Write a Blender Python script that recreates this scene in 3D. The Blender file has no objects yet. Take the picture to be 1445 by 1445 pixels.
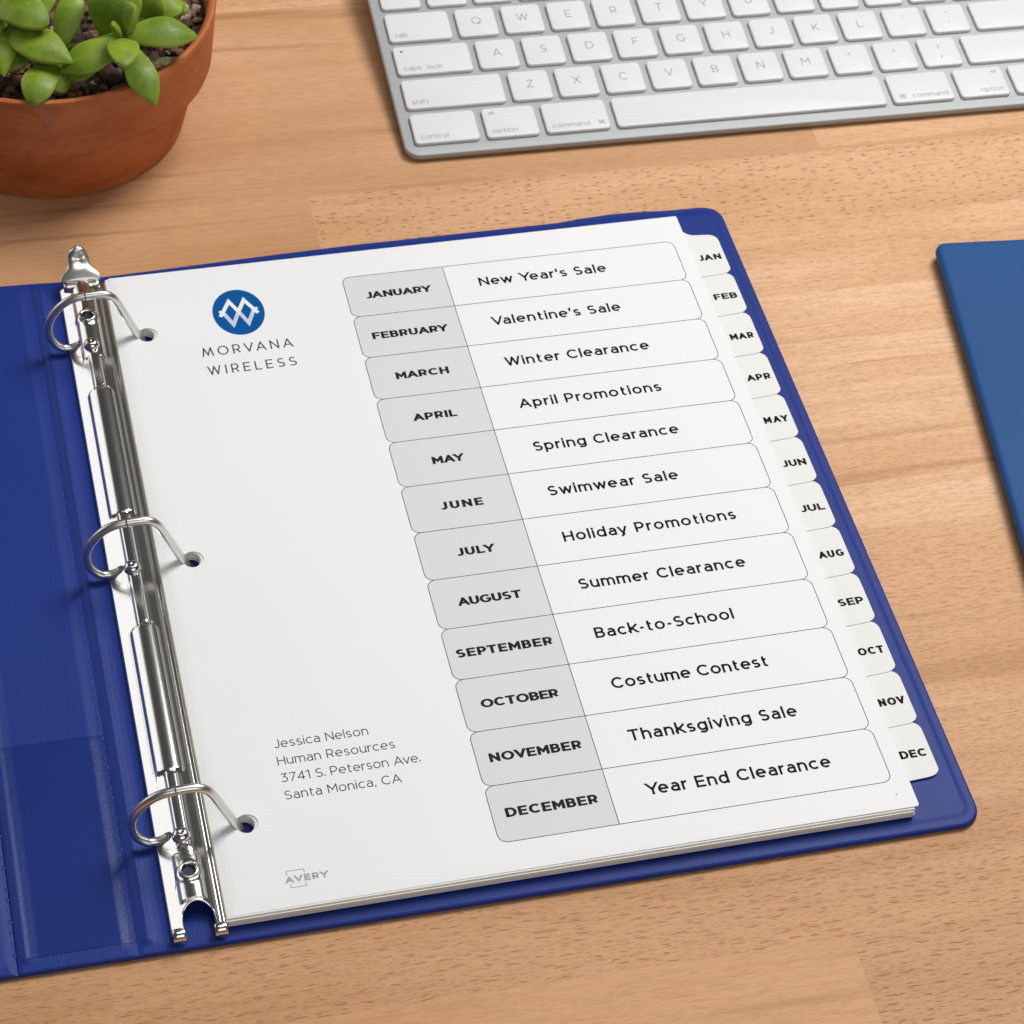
import bpy, bmesh, math, random
from mathutils import Vector, Matrix, noise
from mathutils.geometry import delaunay_2d_cdt
random.seed(11)
PI = math.pi
MM = 0.001
SC = bpy.context.scene
COL = SC.collection

# ------------------------------------------------------------------ camera, light, exposure
cam = bpy.data.cameras.new('camera')
cam.sensor_width = 36.0
cam.lens = 91.016
cam.clip_start = 0.02
cam.clip_end = 20
cam.dof.use_dof = True
cam.dof.focus_distance = 0.80
cam.dof.aperture_fstop = 56
camo = bpy.data.objects.new('camera', cam)
COL.objects.link(camo)
camo.matrix_world = Matrix.Translation((-0.058004, -0.42281, 0.654227)) @ Matrix((
    (0.9710209, 0.1277243, -0.2020021), (-0.229974, 0.7293705, -0.6443063),
    (0.0650408, 0.6720901, 0.7376073))).to_4x4()
SC.camera = camo

world = bpy.data.worlds.new('World')
SC.world = world
world.use_nodes = True
world.node_tree.nodes['Background'].inputs['Color'].default_value = (0.98, 0.99, 1.0, 1)
world.node_tree.nodes['Background'].inputs['Strength'].default_value = 0.06


def softbox(name, loc, aim, sx, sy, power, col=(1, 1, 1)):
    l = bpy.data.lights.new(name, 'AREA')
    l.shape = 'RECTANGLE'
    l.size, l.size_y, l.energy, l.color = sx, sy, power, col
    o = bpy.data.objects.new(name, l)
    COL.objects.link(o)
    o.location = loc
    o.rotation_euler = (Vector(aim) - Vector(loc)).to_track_quat('-Z', 'Y').to_euler()
    return o


softbox('key_softbox', (0.74, 0.62, 1.22), (0.14, 0.22, 0), 0.62, 0.62, 17.0, (1.0, 0.985, 0.955))
softbox('left_softbox', (-1.25, 1.15, 0.58), (0.05, 0.12, 0.05), 1.3, 0.9, 4.6, (0.97, 0.985, 1.0))
softbox('front_softbox', (0.25, -1.15, 1.05), (0.05, 0.15, 0), 1.2, 0.8, 5.6, (1.0, 0.99, 0.98))
softbox('overhead_softbox', (0.1, 0.35, 1.8), (0.08, 0.16, 0), 0.8, 0.6, 4.0)

SC.view_settings.view_transform = 'Standard'
SC.view_settings.look = 'None'
SC.view_settings.gamma = 1
SC.view_settings.exposure = 0.04
SC.view_settings.use_curve_mapping = False


# ------------------------------------------------------------------ material helpers
class NT:
    def __init__(s, name):
        s.m = bpy.data.materials.new(name)
        s.m.use_nodes = True
        s.t = s.m.node_tree
        s.b = s.t.nodes['Principled BSDF']

    def n(s, kind, **kw):
        nd = s.t.nodes.new(kind)
        for k, v in kw.items():
            setattr(nd, k, v)
        return nd

    def l(s, a, b):
        s.t.links.new(a, b)

    def math(s, op, a, b=None, clamp=False):
        nd = s.n('ShaderNodeMath', operation=op, use_clamp=clamp)
        for i, v in enumerate((a, b)):
            if v is None:
                continue
            if isinstance(v, (int, float)):
                nd.inputs[i].default_value = v
            else:
                s.l(v, nd.inputs[i])
        return nd.outputs[0]

    def ramp(s, v, lo, hi, a=0.0, b=1.0):
        nd = s.n('ShaderNodeMapRange', interpolation_type='SMOOTHSTEP')
        s.l(v, nd.inputs['Value'])
        for k, x in (('From Min', lo), ('From Max', hi), ('To Min', a), ('To Max', b)):
            nd.inputs[k].default_value = x
        return nd.outputs[0]

    def mix(s, f, a, b, mode='MIX'):
        nd = s.n('ShaderNodeMix', data_type='RGBA', blend_type=mode)
        for i, v in ((0, f), (6, a), (7, b)):
            if isinstance(v, (int, float)):
                nd.inputs[i].default_value = v
            elif isinstance(v, tuple):
                nd.inputs[i].default_value = v + (1,)
            else:
                s.l(v, nd.inputs[i])
        return nd.outputs[2]

    def noise(s, vec, scale, detail=2, rough=0.5, dist=0.0):
        nd = s.n('ShaderNodeTexNoise')
        s.l(vec, nd.inputs['Vector'])
        nd.inputs['Scale'].default_value = scale
        nd.inputs['Detail'].default_value = detail
        nd.inputs['Roughness'].default_value = rough
        nd.inputs['Distortion'].default_value = dist
        return nd.outputs['Fac']

    def coord(s, scale=None):
        c = s.n('ShaderNodeTexCoord').outputs['Object']
        if scale:
            mp = s.n('ShaderNodeMapping')
            s.l(c, mp.inputs['Vector'])
            mp.inputs['Scale'].default_value = scale
            c = mp.outputs[0]
        return c

    def bump(s, h, strength, dist):
        nd = s.n('ShaderNodeBump')
        nd.inputs['Strength'].default_value = strength
        nd.inputs['Distance'].default_value = dist
        s.l(h, nd.inputs['Height'])
        s.l(nd.outputs[0], s.b.inputs['Normal'])

    def set(s, **kw):
        for k, v in kw.items():
            k = k.replace('_', ' ')
            s.b.inputs[k].default_value = v + (1,) if isinstance(v, tuple) else v
        return s


def simple(name, col, rough=0.5, spec=0.5, metal=0.0, nscale=None, nstr=0.06):
    n = NT(name).set(Base_Color=col, Roughness=rough, Metallic=metal)
    n.b.inputs['Specular IOR Level'].default_value = spec
    if nscale:
        f = n.noise(n.coord(), nscale, 3)
        c = n.mix(f, tuple(c * (1 - nstr) for c in col), tuple(min(1, c * (1 + nstr)) for c in col))
        n.l(c, n.b.inputs['Base Color'])
    return n.m


def wood_mat():
    n = NT('beech_butcher_block')
    at = n.n('ShaderNodeAttribute', attribute_name='plank')
    sp = n.n('ShaderNodeSeparateColor')
    n.l(at.outputs['Color'], sp.inputs[0])
    tone, fl, seed = sp.outputs
    hue = at.outputs['Alpha']
    mp = n.n('ShaderNodeMapping')
    n.l(n.coord(), mp.inputs['Vector'])
    mp.inputs['Rotation'].default_value = (0, 0, math.radians(1.0))
    sx = n.n('ShaderNodeSeparateXYZ')
    n.l(mp.outputs[0], sx.inputs[0])
    x, y = sx.outputs[0], sx.outputs[1]

    def vec(fx, fy, k, yy=None):
        c = n.n('ShaderNodeCombineXYZ')
        n.l(n.math('MULTIPLY', x, fx), c.inputs[0])
        n.l(n.math('MULTIPLY', yy or y, fy), c.inputs[1])
        n.l(n.math('MULTIPLY', seed, k), c.inputs[2])
        return c.outputs[0]
    warp = n.noise(vec(9, 28, 91), 1, 1)
    yw = n.math('ADD', y, n.math('MULTIPLY', n.math('SUBTRACT', warp, 0.5), 0.010))
    fibre = n.noise(vec(130, 1150, 37), 1, 3, 0.6)
    fine = n.noise(vec(16, 420, 53, yw), 1, 3, 0.6)
    band = n.noise(vec(3.0, 95, 71, yw), 1, 2, 0.55)
    broad = n.noise(vec(5, 30, 17), 1, 2)
    # dark late-wood lines, strong only on planks without flecks
    line = n.ramp(band, 0.56, 0.70)
    line = n.math('MULTIPLY', line, n.ramp(fl, 0.15, 0.5, 1.0, 0.30))

    def flecks(cx, cy, hl, hh, thr, k):
        # one dash per Voronoi cell: half length hl, half height hh (metres), kept on cells above thr
        v = n.n('ShaderNodeTexVoronoi', feature='F1', voronoi_dimensions='2D')
        wob = n.noise(vec(200, 200, k), 1, 1)
        yy = n.math('ADD', y, n.math('MULTIPLY', wob, 0.0012))
        sh = n.n('ShaderNodeVectorMath', operation='ADD')
        n.l(vec(1 / cx, 1 / cy, 0, yy), sh.inputs[0])
        cb = n.n('ShaderNodeCombineXYZ')
        n.l(n.math('MULTIPLY', seed, k * 7.3), cb.inputs[0])
        n.l(n.math('MULTIPLY', seed, k * 3.1), cb.inputs[1])
        n.l(cb.outputs[0], sh.inputs[1])
        n.l(sh.outputs[0], v.inputs['Vector'])
        v.inputs['Scale'].default_value = 1
        v.inputs['Randomness'].default_value = 1
        sub = n.n('ShaderNodeVectorMath', operation='SUBTRACT')
        n.l(sh.outputs[0], sub.inputs[0])
        n.l(v.outputs['Position'], sub.inputs[1])
        sp_ = n.n('ShaderNodeSeparateXYZ')
        n.l(sub.outputs[0], sp_.inputs[0])
        sc = n.n('ShaderNodeSeparateColor')
        n.l(v.outputs['Color'], sc.inputs[0])
        ln = n.math('ADD', n.math('MULTIPLY', sc.outputs[1], 0.9), 0.45)
        dx = n.math('DIVIDE', n.math('MULTIPLY', sp_.outputs[0], cx / hl), ln)
        dy = n.math('MULTIPLY', sp_.outputs[1], cy / hh)
        d = n.math('ADD', n.math('MULTIPLY', dx, dx), n.math('MULTIPLY', dy, dy))
        d = n.ramp(d, 0.25, 1.15, 1, 0)
        on = n.ramp(sc.outputs[0], thr, thr + 0.3)
        return n.math('MULTIPLY', d, on)
    f1 = flecks(0.0075, 0.0024, 0.0021, 0.00026, 0.15, 13)
    f2 = flecks(0.0052, 0.0025, 0.0014, 0.00036, 0.25, 29)
    f3 = flecks(0.0034, 0.0011, 0.0013, 0.00017, 0.05, 47)
    short = n.ramp(fl, 0.93, 0.99)
    fk = n.math('ADD', n.math('MULTIPLY', f1, n.ramp(fl, 0.93, 0.99, 1, 0)), n.math('MULTIPLY', f2, short))
    fk = n.math('MULTIPLY', fk, fl, True)
    f3 = n.math('MULTIPLY', f3, n.ramp(fl, 0.0, 0.35, 0.12, 0.42))
    fk = n.math('MAXIMUM', fk, f3)
    light = n.mix(hue, WOOD_A, WOOD_B)
    dark = n.mix(hue, WOOD_C, WOOD_D)
    c = n.mix(n.ramp(broad, 0.3, 0.75), light, dark)
    c = n.mix(n.math('MULTIPLY', n.ramp(fine, 0.35, 0.70), 0.60), c, WOOD_C)
    c = n.mix(n.math('MULTIPLY', line, 0.70), c, (0.40, 0.19, 0.075))
    c = n.mix(n.math('MULTIPLY', n.ramp(fibre, 0.42, 0.72), 0.34), c, (0.42, 0.21, 0.09))
    c = n.mix(n.math('MULTIPLY', fk, 0.62), c, (0.24, 0.10, 0.042))
    g = n.n('ShaderNodeVectorMath', operation='SCALE')
    n.l(c, g.inputs[0])
    n.l(n.math('ADD', n.math('MULTIPLY', tone, 0.5), 0.75), g.inputs['Scale'])
    n.l(g.outputs[0], n.b.inputs['Base Color'])
    n.set(Roughness=0.52)
    n.b.inputs['Specular IOR Level'].default_value = 0.22
    h = n.math('SUBTRACT', n.math('MULTIPLY', fibre, 0.5), fk)
    n.bump(h, 0.5, 0.0003)
    return n.m


WOOD_A, WOOD_B = (0.82, 0.530, 0.340), (0.70, 0.365, 0.172)
WOOD_C, WOOD_D = (0.67, 0.380, 0.200), (0.56, 0.265, 0.112)


def vinyl_mat(name, col, ribs=0.5, rough=0.42):
    n = NT(name)
    a = n.noise(n.coord((2200, 160, 400)), 1, 2)
    b = n.noise(n.coord((900, 900, 900)), 1, 2)
    w = n.noise(n.coord((18, 18, 18)), 1, 2)
    c = n.mix(w, tuple(v * 0.9 for v in col), tuple(v * 1.1 for v in col))
    n.l(c, n.b.inputs['Base Color'])
    n.set(Roughness=rough)
    n.b.inputs['Specular IOR Level'].default_value = 0.20
    h = n.math('ADD', n.math('MULTIPLY', a, ribs), n.math('MULTIPLY', b, 0.35))
    h = n.math('ADD', h, n.math('MULTIPLY', w, 1.2))
    n.bump(h, 0.35, 0.00035)
    return n.m


def terracotta_mat():
    n = NT('terracotta')
    a = n.noise(n.coord((40, 40, 110)), 1, 4, 0.65)
    b = n.noise(n.coord((22, 22, 38)), 1, 4, 0.65, 1.5)
    d = n.noise(n.coord((30, 30, 55)), 1, 4, 0.6, 0.8)
    p = n.noise(n.coord((1100, 1100, 1100)), 1, 2)
    c = n.mix(n.ramp(a, 0.3, 0.7), (0.45, 0.112, 0.026), (0.56, 0.175, 0.056))
    c = n.mix(n.ramp(d, 0.52, 0.70, 0, 0.5), c, (0.32, 0.075, 0.020))
    c = n.mix(n.ramp(b, 0.58, 0.78, 0, 0.45), c, (0.52, 0.26, 0.17))
    c = n.mix(n.ramp(p, 0.66, 0.74, 0, 0.5), c, (0.20, 0.05, 0.02))
    n.l(c, n.b.inputs['Base Color'])
    n.set(Roughness=0.62)
    n.b.inputs['Specular IOR Level'].default_value = 0.35
    h = n.math('ADD', n.noise(n.coord((300, 300, 900)), 1, 3), n.math('MULTIPLY', p, 0.8))
    n.bump(h, 0.4, 0.0004)
    return n.m


def leaf_mat():
    n = NT('succulent_green')
    a = n.noise(n.coord((70, 70, 70)), 1, 4, 0.6)
    f = n.noise(n.coord((420, 420, 420)), 1, 3, 0.6)
    at = n.n('ShaderNodeAttribute', attribute_name='tip')
    oi = n.n('ShaderNodeObjectInfo')
    c = n.mix(n.ramp(a, 0.3, 0.7), (0.120, 0.205, 0.008), (0.265, 0.365, 0.020))
    c = n.mix(n.math('MULTIPLY', oi.outputs['Random'], 0.55), c, (0.100, 0.195, 0.010))
    sp = n.n('ShaderNodeSeparateColor')
    n.l(at.outputs['Color'], sp.inputs[0])
    c = n.mix(n.math('MULTIPLY', sp.outputs[1], 0.55), c, (0.35, 0.44, 0.07))
    c = n.mix(n.ramp(f, 0.50, 0.75, 0, 0.30), c, (0.32, 0.39, 0.08))
    c = n.mix(n.ramp(sp.outputs[0], 0.75, 1.0, 0, 0.8), c, (0.32, 0.20, 0.09))
    n.l(c, n.b.inputs['Base Color'])
    n.l(n.ramp(f, 0.3, 0.7, 0.38, 0.58), n.b.inputs['Roughness'])
    n.b.inputs['Specular IOR Level'].default_value = 0.38
    n.b.inputs['Subsurface Weight'].default_value = 0.35
    n.b.inputs['Subsurface Radius'].default_value = (0.5, 0.9, 0.15)
    n.b.inputs['Subsurface Scale'].default_value = 0.004
    n.bump(n.math('ADD', n.noise(n.coord((900, 900, 900)), 1, 2), n.math('MULTIPLY', a, 6)), 0.16, 0.0003)
    return n.m


def chrome_mat(name, col, rough):
    n = NT(name)
    n.set(Base_Color=col, Metallic=1.0, Roughness=rough)
    n.bump(n.noise(n.coord((60, 25, 60)), 1, 2), 0.06, 0.0012)
    return n.m


def paper_mat(name, col):
    n = NT(name)
    f = n.noise(n.coord((900, 900, 900)), 1, 3)
    n.l(n.mix(f, tuple(c * 0.985 for c in col), col), n.b.inputs['Base Color'])
    n.set(Roughness=0.55)
    n.b.inputs['Specular IOR Level'].default_value = 0.25
    n.bump(n.noise(n.coord(), 13, 2), 1.0, 0.0010)
    return n.m


def alu_mat():
    n = NT('brushed_aluminium')
    n.set(Base_Color=(0.42, 0.44, 0.445), Metallic=0.35, Roughness=0.62)
    n.bump(n.noise(n.coord((3000, 3000, 3000)), 1, 2), 0.1, 0.0001)
    return n.m


def gravel_mat():
    n = NT('gravel_soil')
    at = n.n('ShaderNodeAttribute', attribute_name='stone')
    f = n.noise(n.coord(), 700, 3)
    g = n.n('ShaderNodeVectorMath', operation='SCALE')
    n.l(at.outputs['Color'], g.inputs[0])
    n.l(n.ramp(f, 0.25, 0.75, 0.55, 1.35), g.inputs['Scale'])
    n.l(g.outputs[0], n.b.inputs['Base Color'])
    n.set(Roughness=0.8)
    n.bump(n.noise(n.coord(), 900, 3), 0.6, 0.0008)
    return n.m


M = dict(
    wood=wood_mat(),
    vinyl=vinyl_mat('blue_vinyl', (0.012, 0.034, 0.225), 0.6, 0.46),
    pocket=vinyl_mat('smooth_blue_vinyl', (0.011, 0.030, 0.185), 0.08, 0.32),
    cloth=vinyl_mat('blue_book_cloth', (0.014, 0.078, 0.25), 0.35, 0.55),
    chrome=chrome_mat('nickel_plated_steel', (0.74, 0.72, 0.69), 0.18),
    satin=chrome_mat('satin_steel_wire', (0.72, 0.71, 0.68), 0.31),
    paper=paper_mat('white_card', (0.865, 0.867, 0.88)),
    tab=paper_mat('warm_white_tab', (0.82, 0.815, 0.795)),
    stack=paper_mat('divider_card', (0.80, 0.79, 0.75)),
    grey=paper_mat('printed_grey', (0.71, 0.705, 0.735)),
    ink=simple('black_ink', (0.006, 0.006, 0.006), 0.5, 0.05),
    ink_warm=simple('soft_black_ink', (0.020, 0.017, 0.016), 0.5, 0.05),
    ink_grey=simple('grey_ink', (0.085, 0.085, 0.088), 0.5, 0.05),
    line=simple('line_ink', (0.030, 0.026, 0.025), 0.5, 0.05),
    mark=simple('pale_grey_ink', (0.40, 0.39, 0.39), 0.5, 0.2),
    logo_blue=simple('logo_blue_ink', (0.003, 0.095, 0.33), 0.5, 0.05),
    logo_white=simple('logo_white', (0.86, 0.87, 0.88), 0.5, 0.2),
    logo_pale=simple('logo_pale_blue', (0.56, 0.64, 0.78), 0.5, 0.2),
    legend=simple('key_legend_grey', (0.28, 0.28, 0.29), 0.5, 0.2),
    key=simple('white_key_plastic', (0.74, 0.745, 0.755), 0.4, 0.35),
    alu=alu_mat(),
    acrylic=simple('pale_keyboard_base', (0.55, 0.53, 0.5), 0.3, 0.5),
    gap_shade=simple('painted_gap_shade', (0.16, 0.165, 0.168), 0.7, 0.2),
    pot=terracotta_mat(),
    leaf=leaf_mat(),
    soil=gravel_mat(),
    hole=simple('painted_hole_shade', (0.05, 0.055, 0.075), 0.35, 0.5, 0.6),
    led=simple('indicator_dot', (0.05, 0.06, 0.08), 0.4),
)


# ------------------------------------------------------------------ object helpers
def tag(o, label=None, cat=None, group=None, kind=None):
    for k, v in (('label', label), ('category', cat), ('group', group), ('kind', kind)):
        if v:
            o[k] = v
    return o


def empty(name, loc, label, cat, group=None, rot=(0, 0, 0)):
    o = bpy.data.objects.new(name, None)
    COL.objects.link(o)
    o.empty_display_size = 0.01
    o.location, o.rotation_euler = loc, rot
    return tag(o, label, cat, group)


def root_of(p):
    while p.parent:
        p = p.parent
    return p


class MB:
    def __init__(s):
        s.v, s.f = [], []

    def add(s, verts, faces):
        k = len(s.v)
        s.v += [tuple(p) for p in verts]
        s.f += [tuple(i + k for i in f) for f in faces]
        return s

    def box(s, x0, y0, z0, x1, y1, z1):
        return s.add([(x, y, z) for z in (z0, z1) for x, y in ((x0, y0), (x1, y0), (x1, y1), (x0, y1))],
                     [(0, 3, 2, 1), (4, 5, 6, 7), (0, 1, 5, 4), (1, 2, 6, 5), (2, 3, 7, 6), (3, 0, 4, 7)])

    def grid(s, rows, close=False):
        nr, nc = len(rows), len(rows[0])
        v = [p for r in rows for p in r]
        f = []
        for i in range(nr - 1):
            for j in range(nc if close else nc - 1):
                k = (j + 1) % nc
                f.append((i * nc + j, i * nc + k, (i + 1) * nc + k, (i + 1) * nc + j))
        return s.add(v, f)

    def lathe(s, prof, c=(0, 0, 0), n=64):
        rows = [[(c[0] + r * math.cos(2 * PI * j / n), c[1] + r * math.sin(2 * PI * j / n), c[2] + z)
                 for j in range(n)] for r, z in prof]
        return s.grid(rows, True)

    def tube(s, pts, r, n=14, caps=True):
        pts = [Vector(p) for p in pts]
        rows = []
        t0 = (pts[1] - pts[0]).normalized()
        ref = Vector((0, 1, 0)) if abs(t0.y) < 0.9 else Vector((1, 0, 0))
        for i, p in enumerate(pts):
            t = (pts[min(i + 1, len(pts) - 1)] - pts[max(i - 1, 0)]).normalized()
            u = t.cross(ref).normalized()
            w = t.cross(u)
            rr = r[i] if isinstance(r, (list, tuple)) else r
            rows.append([p + (u * math.cos(2 * PI * j / n) + w * math.sin(2 * PI * j / n)) * rr for j in range(n)])
        k = len(s.v)
        s.grid(rows, True)
        if caps:
            s.f.append(tuple(k + j for j in range(n)))
            k2 = k + (len(rows) - 1) * n
            s.f.append(tuple(k2 + j for j in reversed(range(n))))
        return s

    def loops(s, loops, cap_top=True, cap_bot=False):
        k = len(s.v)
        n = len(loops[0])
        s.grid(loops, True)
        if cap_top:
            s.f.append(tuple(k + (len(loops) - 1) * n + j for j in range(n)))
        if cap_bot:
            s.f.append(tuple(k + j for j in reversed(range(n))))
        return s

    def mesh(s, name, mat, smooth=None, fix=True):
        me = bpy.data.meshes.new(name)
        me.from_pydata(s.v, [], s.f)
        if fix:
            bm = bmesh.new()
            bm.from_mesh(me)
            bmesh.ops.recalc_face_normals(bm, faces=bm.faces)
            bm.to_mesh(me)
            bm.free()
        if smooth is not None:
            for p in me.polygons:
                p.use_smooth = True
            me.set_sharp_from_angle(angle=math.radians(smooth))
        me.materials.append(mat)
        return me

    def build(s, name, mat, parent=None, smooth=None, local=False, fix=True):
        return link(name, s.mesh(name, mat, smooth, fix), parent, local)


def link(name, me, parent=None, local=False):
    o = bpy.data.objects.new(name, me)
    COL.objects.link(o)
    if parent:
        o.parent = parent
        if not local:                       # mesh given in world coordinates: undo the root's offset
            r = root_of(parent)
            if parent == r:
                o.matrix_parent_inverse = Matrix.Translation(-r.location)
    return o


def rrect(x0, y0, x1, y1, r, z, n=6):
    out = []
    for cx, cy, a in ((x1 - r, y1 - r, 0), (x0 + r, y1 - r, 90), (x0 + r, y0 + r, 180), (x1 - r, y0 + r, 270)):
        for i in range(n + 1):
            t = math.radians(a + 90 * i / n)
            out.append((cx + r * math.cos(t), cy + r * math.sin(t), z))
    return out


def slab(outline, holes, z0, z1, zf=None, grid=None):
    """A sheet with holes: triangulated, with thickness. zf(x, y) is added to both faces."""
    co, ed = [], []
    for lp in [outline] + holes:
        k = len(co)
        co += [Vector(p) for p in lp]
        ed += [(k + i, k + (i + 1) % len(lp)) for i in range(len(lp))]
    if grid:
        co += [Vector(p) for p in grid]
    faces_in = [list(range(len(outline)))]
    v, e, f, _, _, _ = delaunay_2d_cdt(co, ed, faces_in, 1, 1e-7)

    def inside(px, py, lp):
        c = False
        for i in range(len(lp)):
            x1, y1 = lp[i]
            x2, y2 = lp[i - 1]
            if (y1 > py) != (y2 > py) and px < (x2 - x1) * (py - y1) / (y2 - y1) + x1:
                c = not c
        return c
    keep = []
    for t in f:
        cx = sum(v[i].x for i in t) / len(t)
        cy = sum(v[i].y for i in t) / len(t)
        if inside(cx, cy, outline) and not any(inside(cx, cy, h) for h in holes):
            keep.append(t)
    zf = zf or (lambda x, y: 0)
    m = MB()
    n = len(v)
    m.v = [(p.x, p.y, z1 + zf(p.x, p.y)) for p in v] + [(p.x, p.y, z0 + zf(p.x, p.y)) for p in v]
    cnt = {}
    for t in keep:
        for i in range(len(t)):
            a, b = t[i], t[(i + 1) % len(t)]
            cnt[(a, b)] = 1
    m.f = [tuple(t) for t in keep] + [tuple(n + i for i in reversed(t)) for t in keep]
    for a, b in cnt:
        if (b, a) not in cnt:
            m.f.append((b, a, n + a, n + b))
    return m


def circle(cx, cy, rx, ry=None, n=28):
    ry = ry or rx
    return [(cx + rx * math.cos(2 * PI * i / n), cy + ry * math.sin(2 * PI * i / n)) for i in range(n)]


# ------------------------------------------------------------------ stroke lettering (centre lines, swept to a weight)
def A(cx, cy, rx, ry, a0, a1):
    n = max(4, int(abs(a1 - a0) / 13))
    return [(cx + rx * math.cos(math.radians(a0 + (a1 - a0) * i / n)),
             cy + ry * math.sin(math.radians(a0 + (a1 - a0) * i / n))) for i in range(n + 1)]


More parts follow.
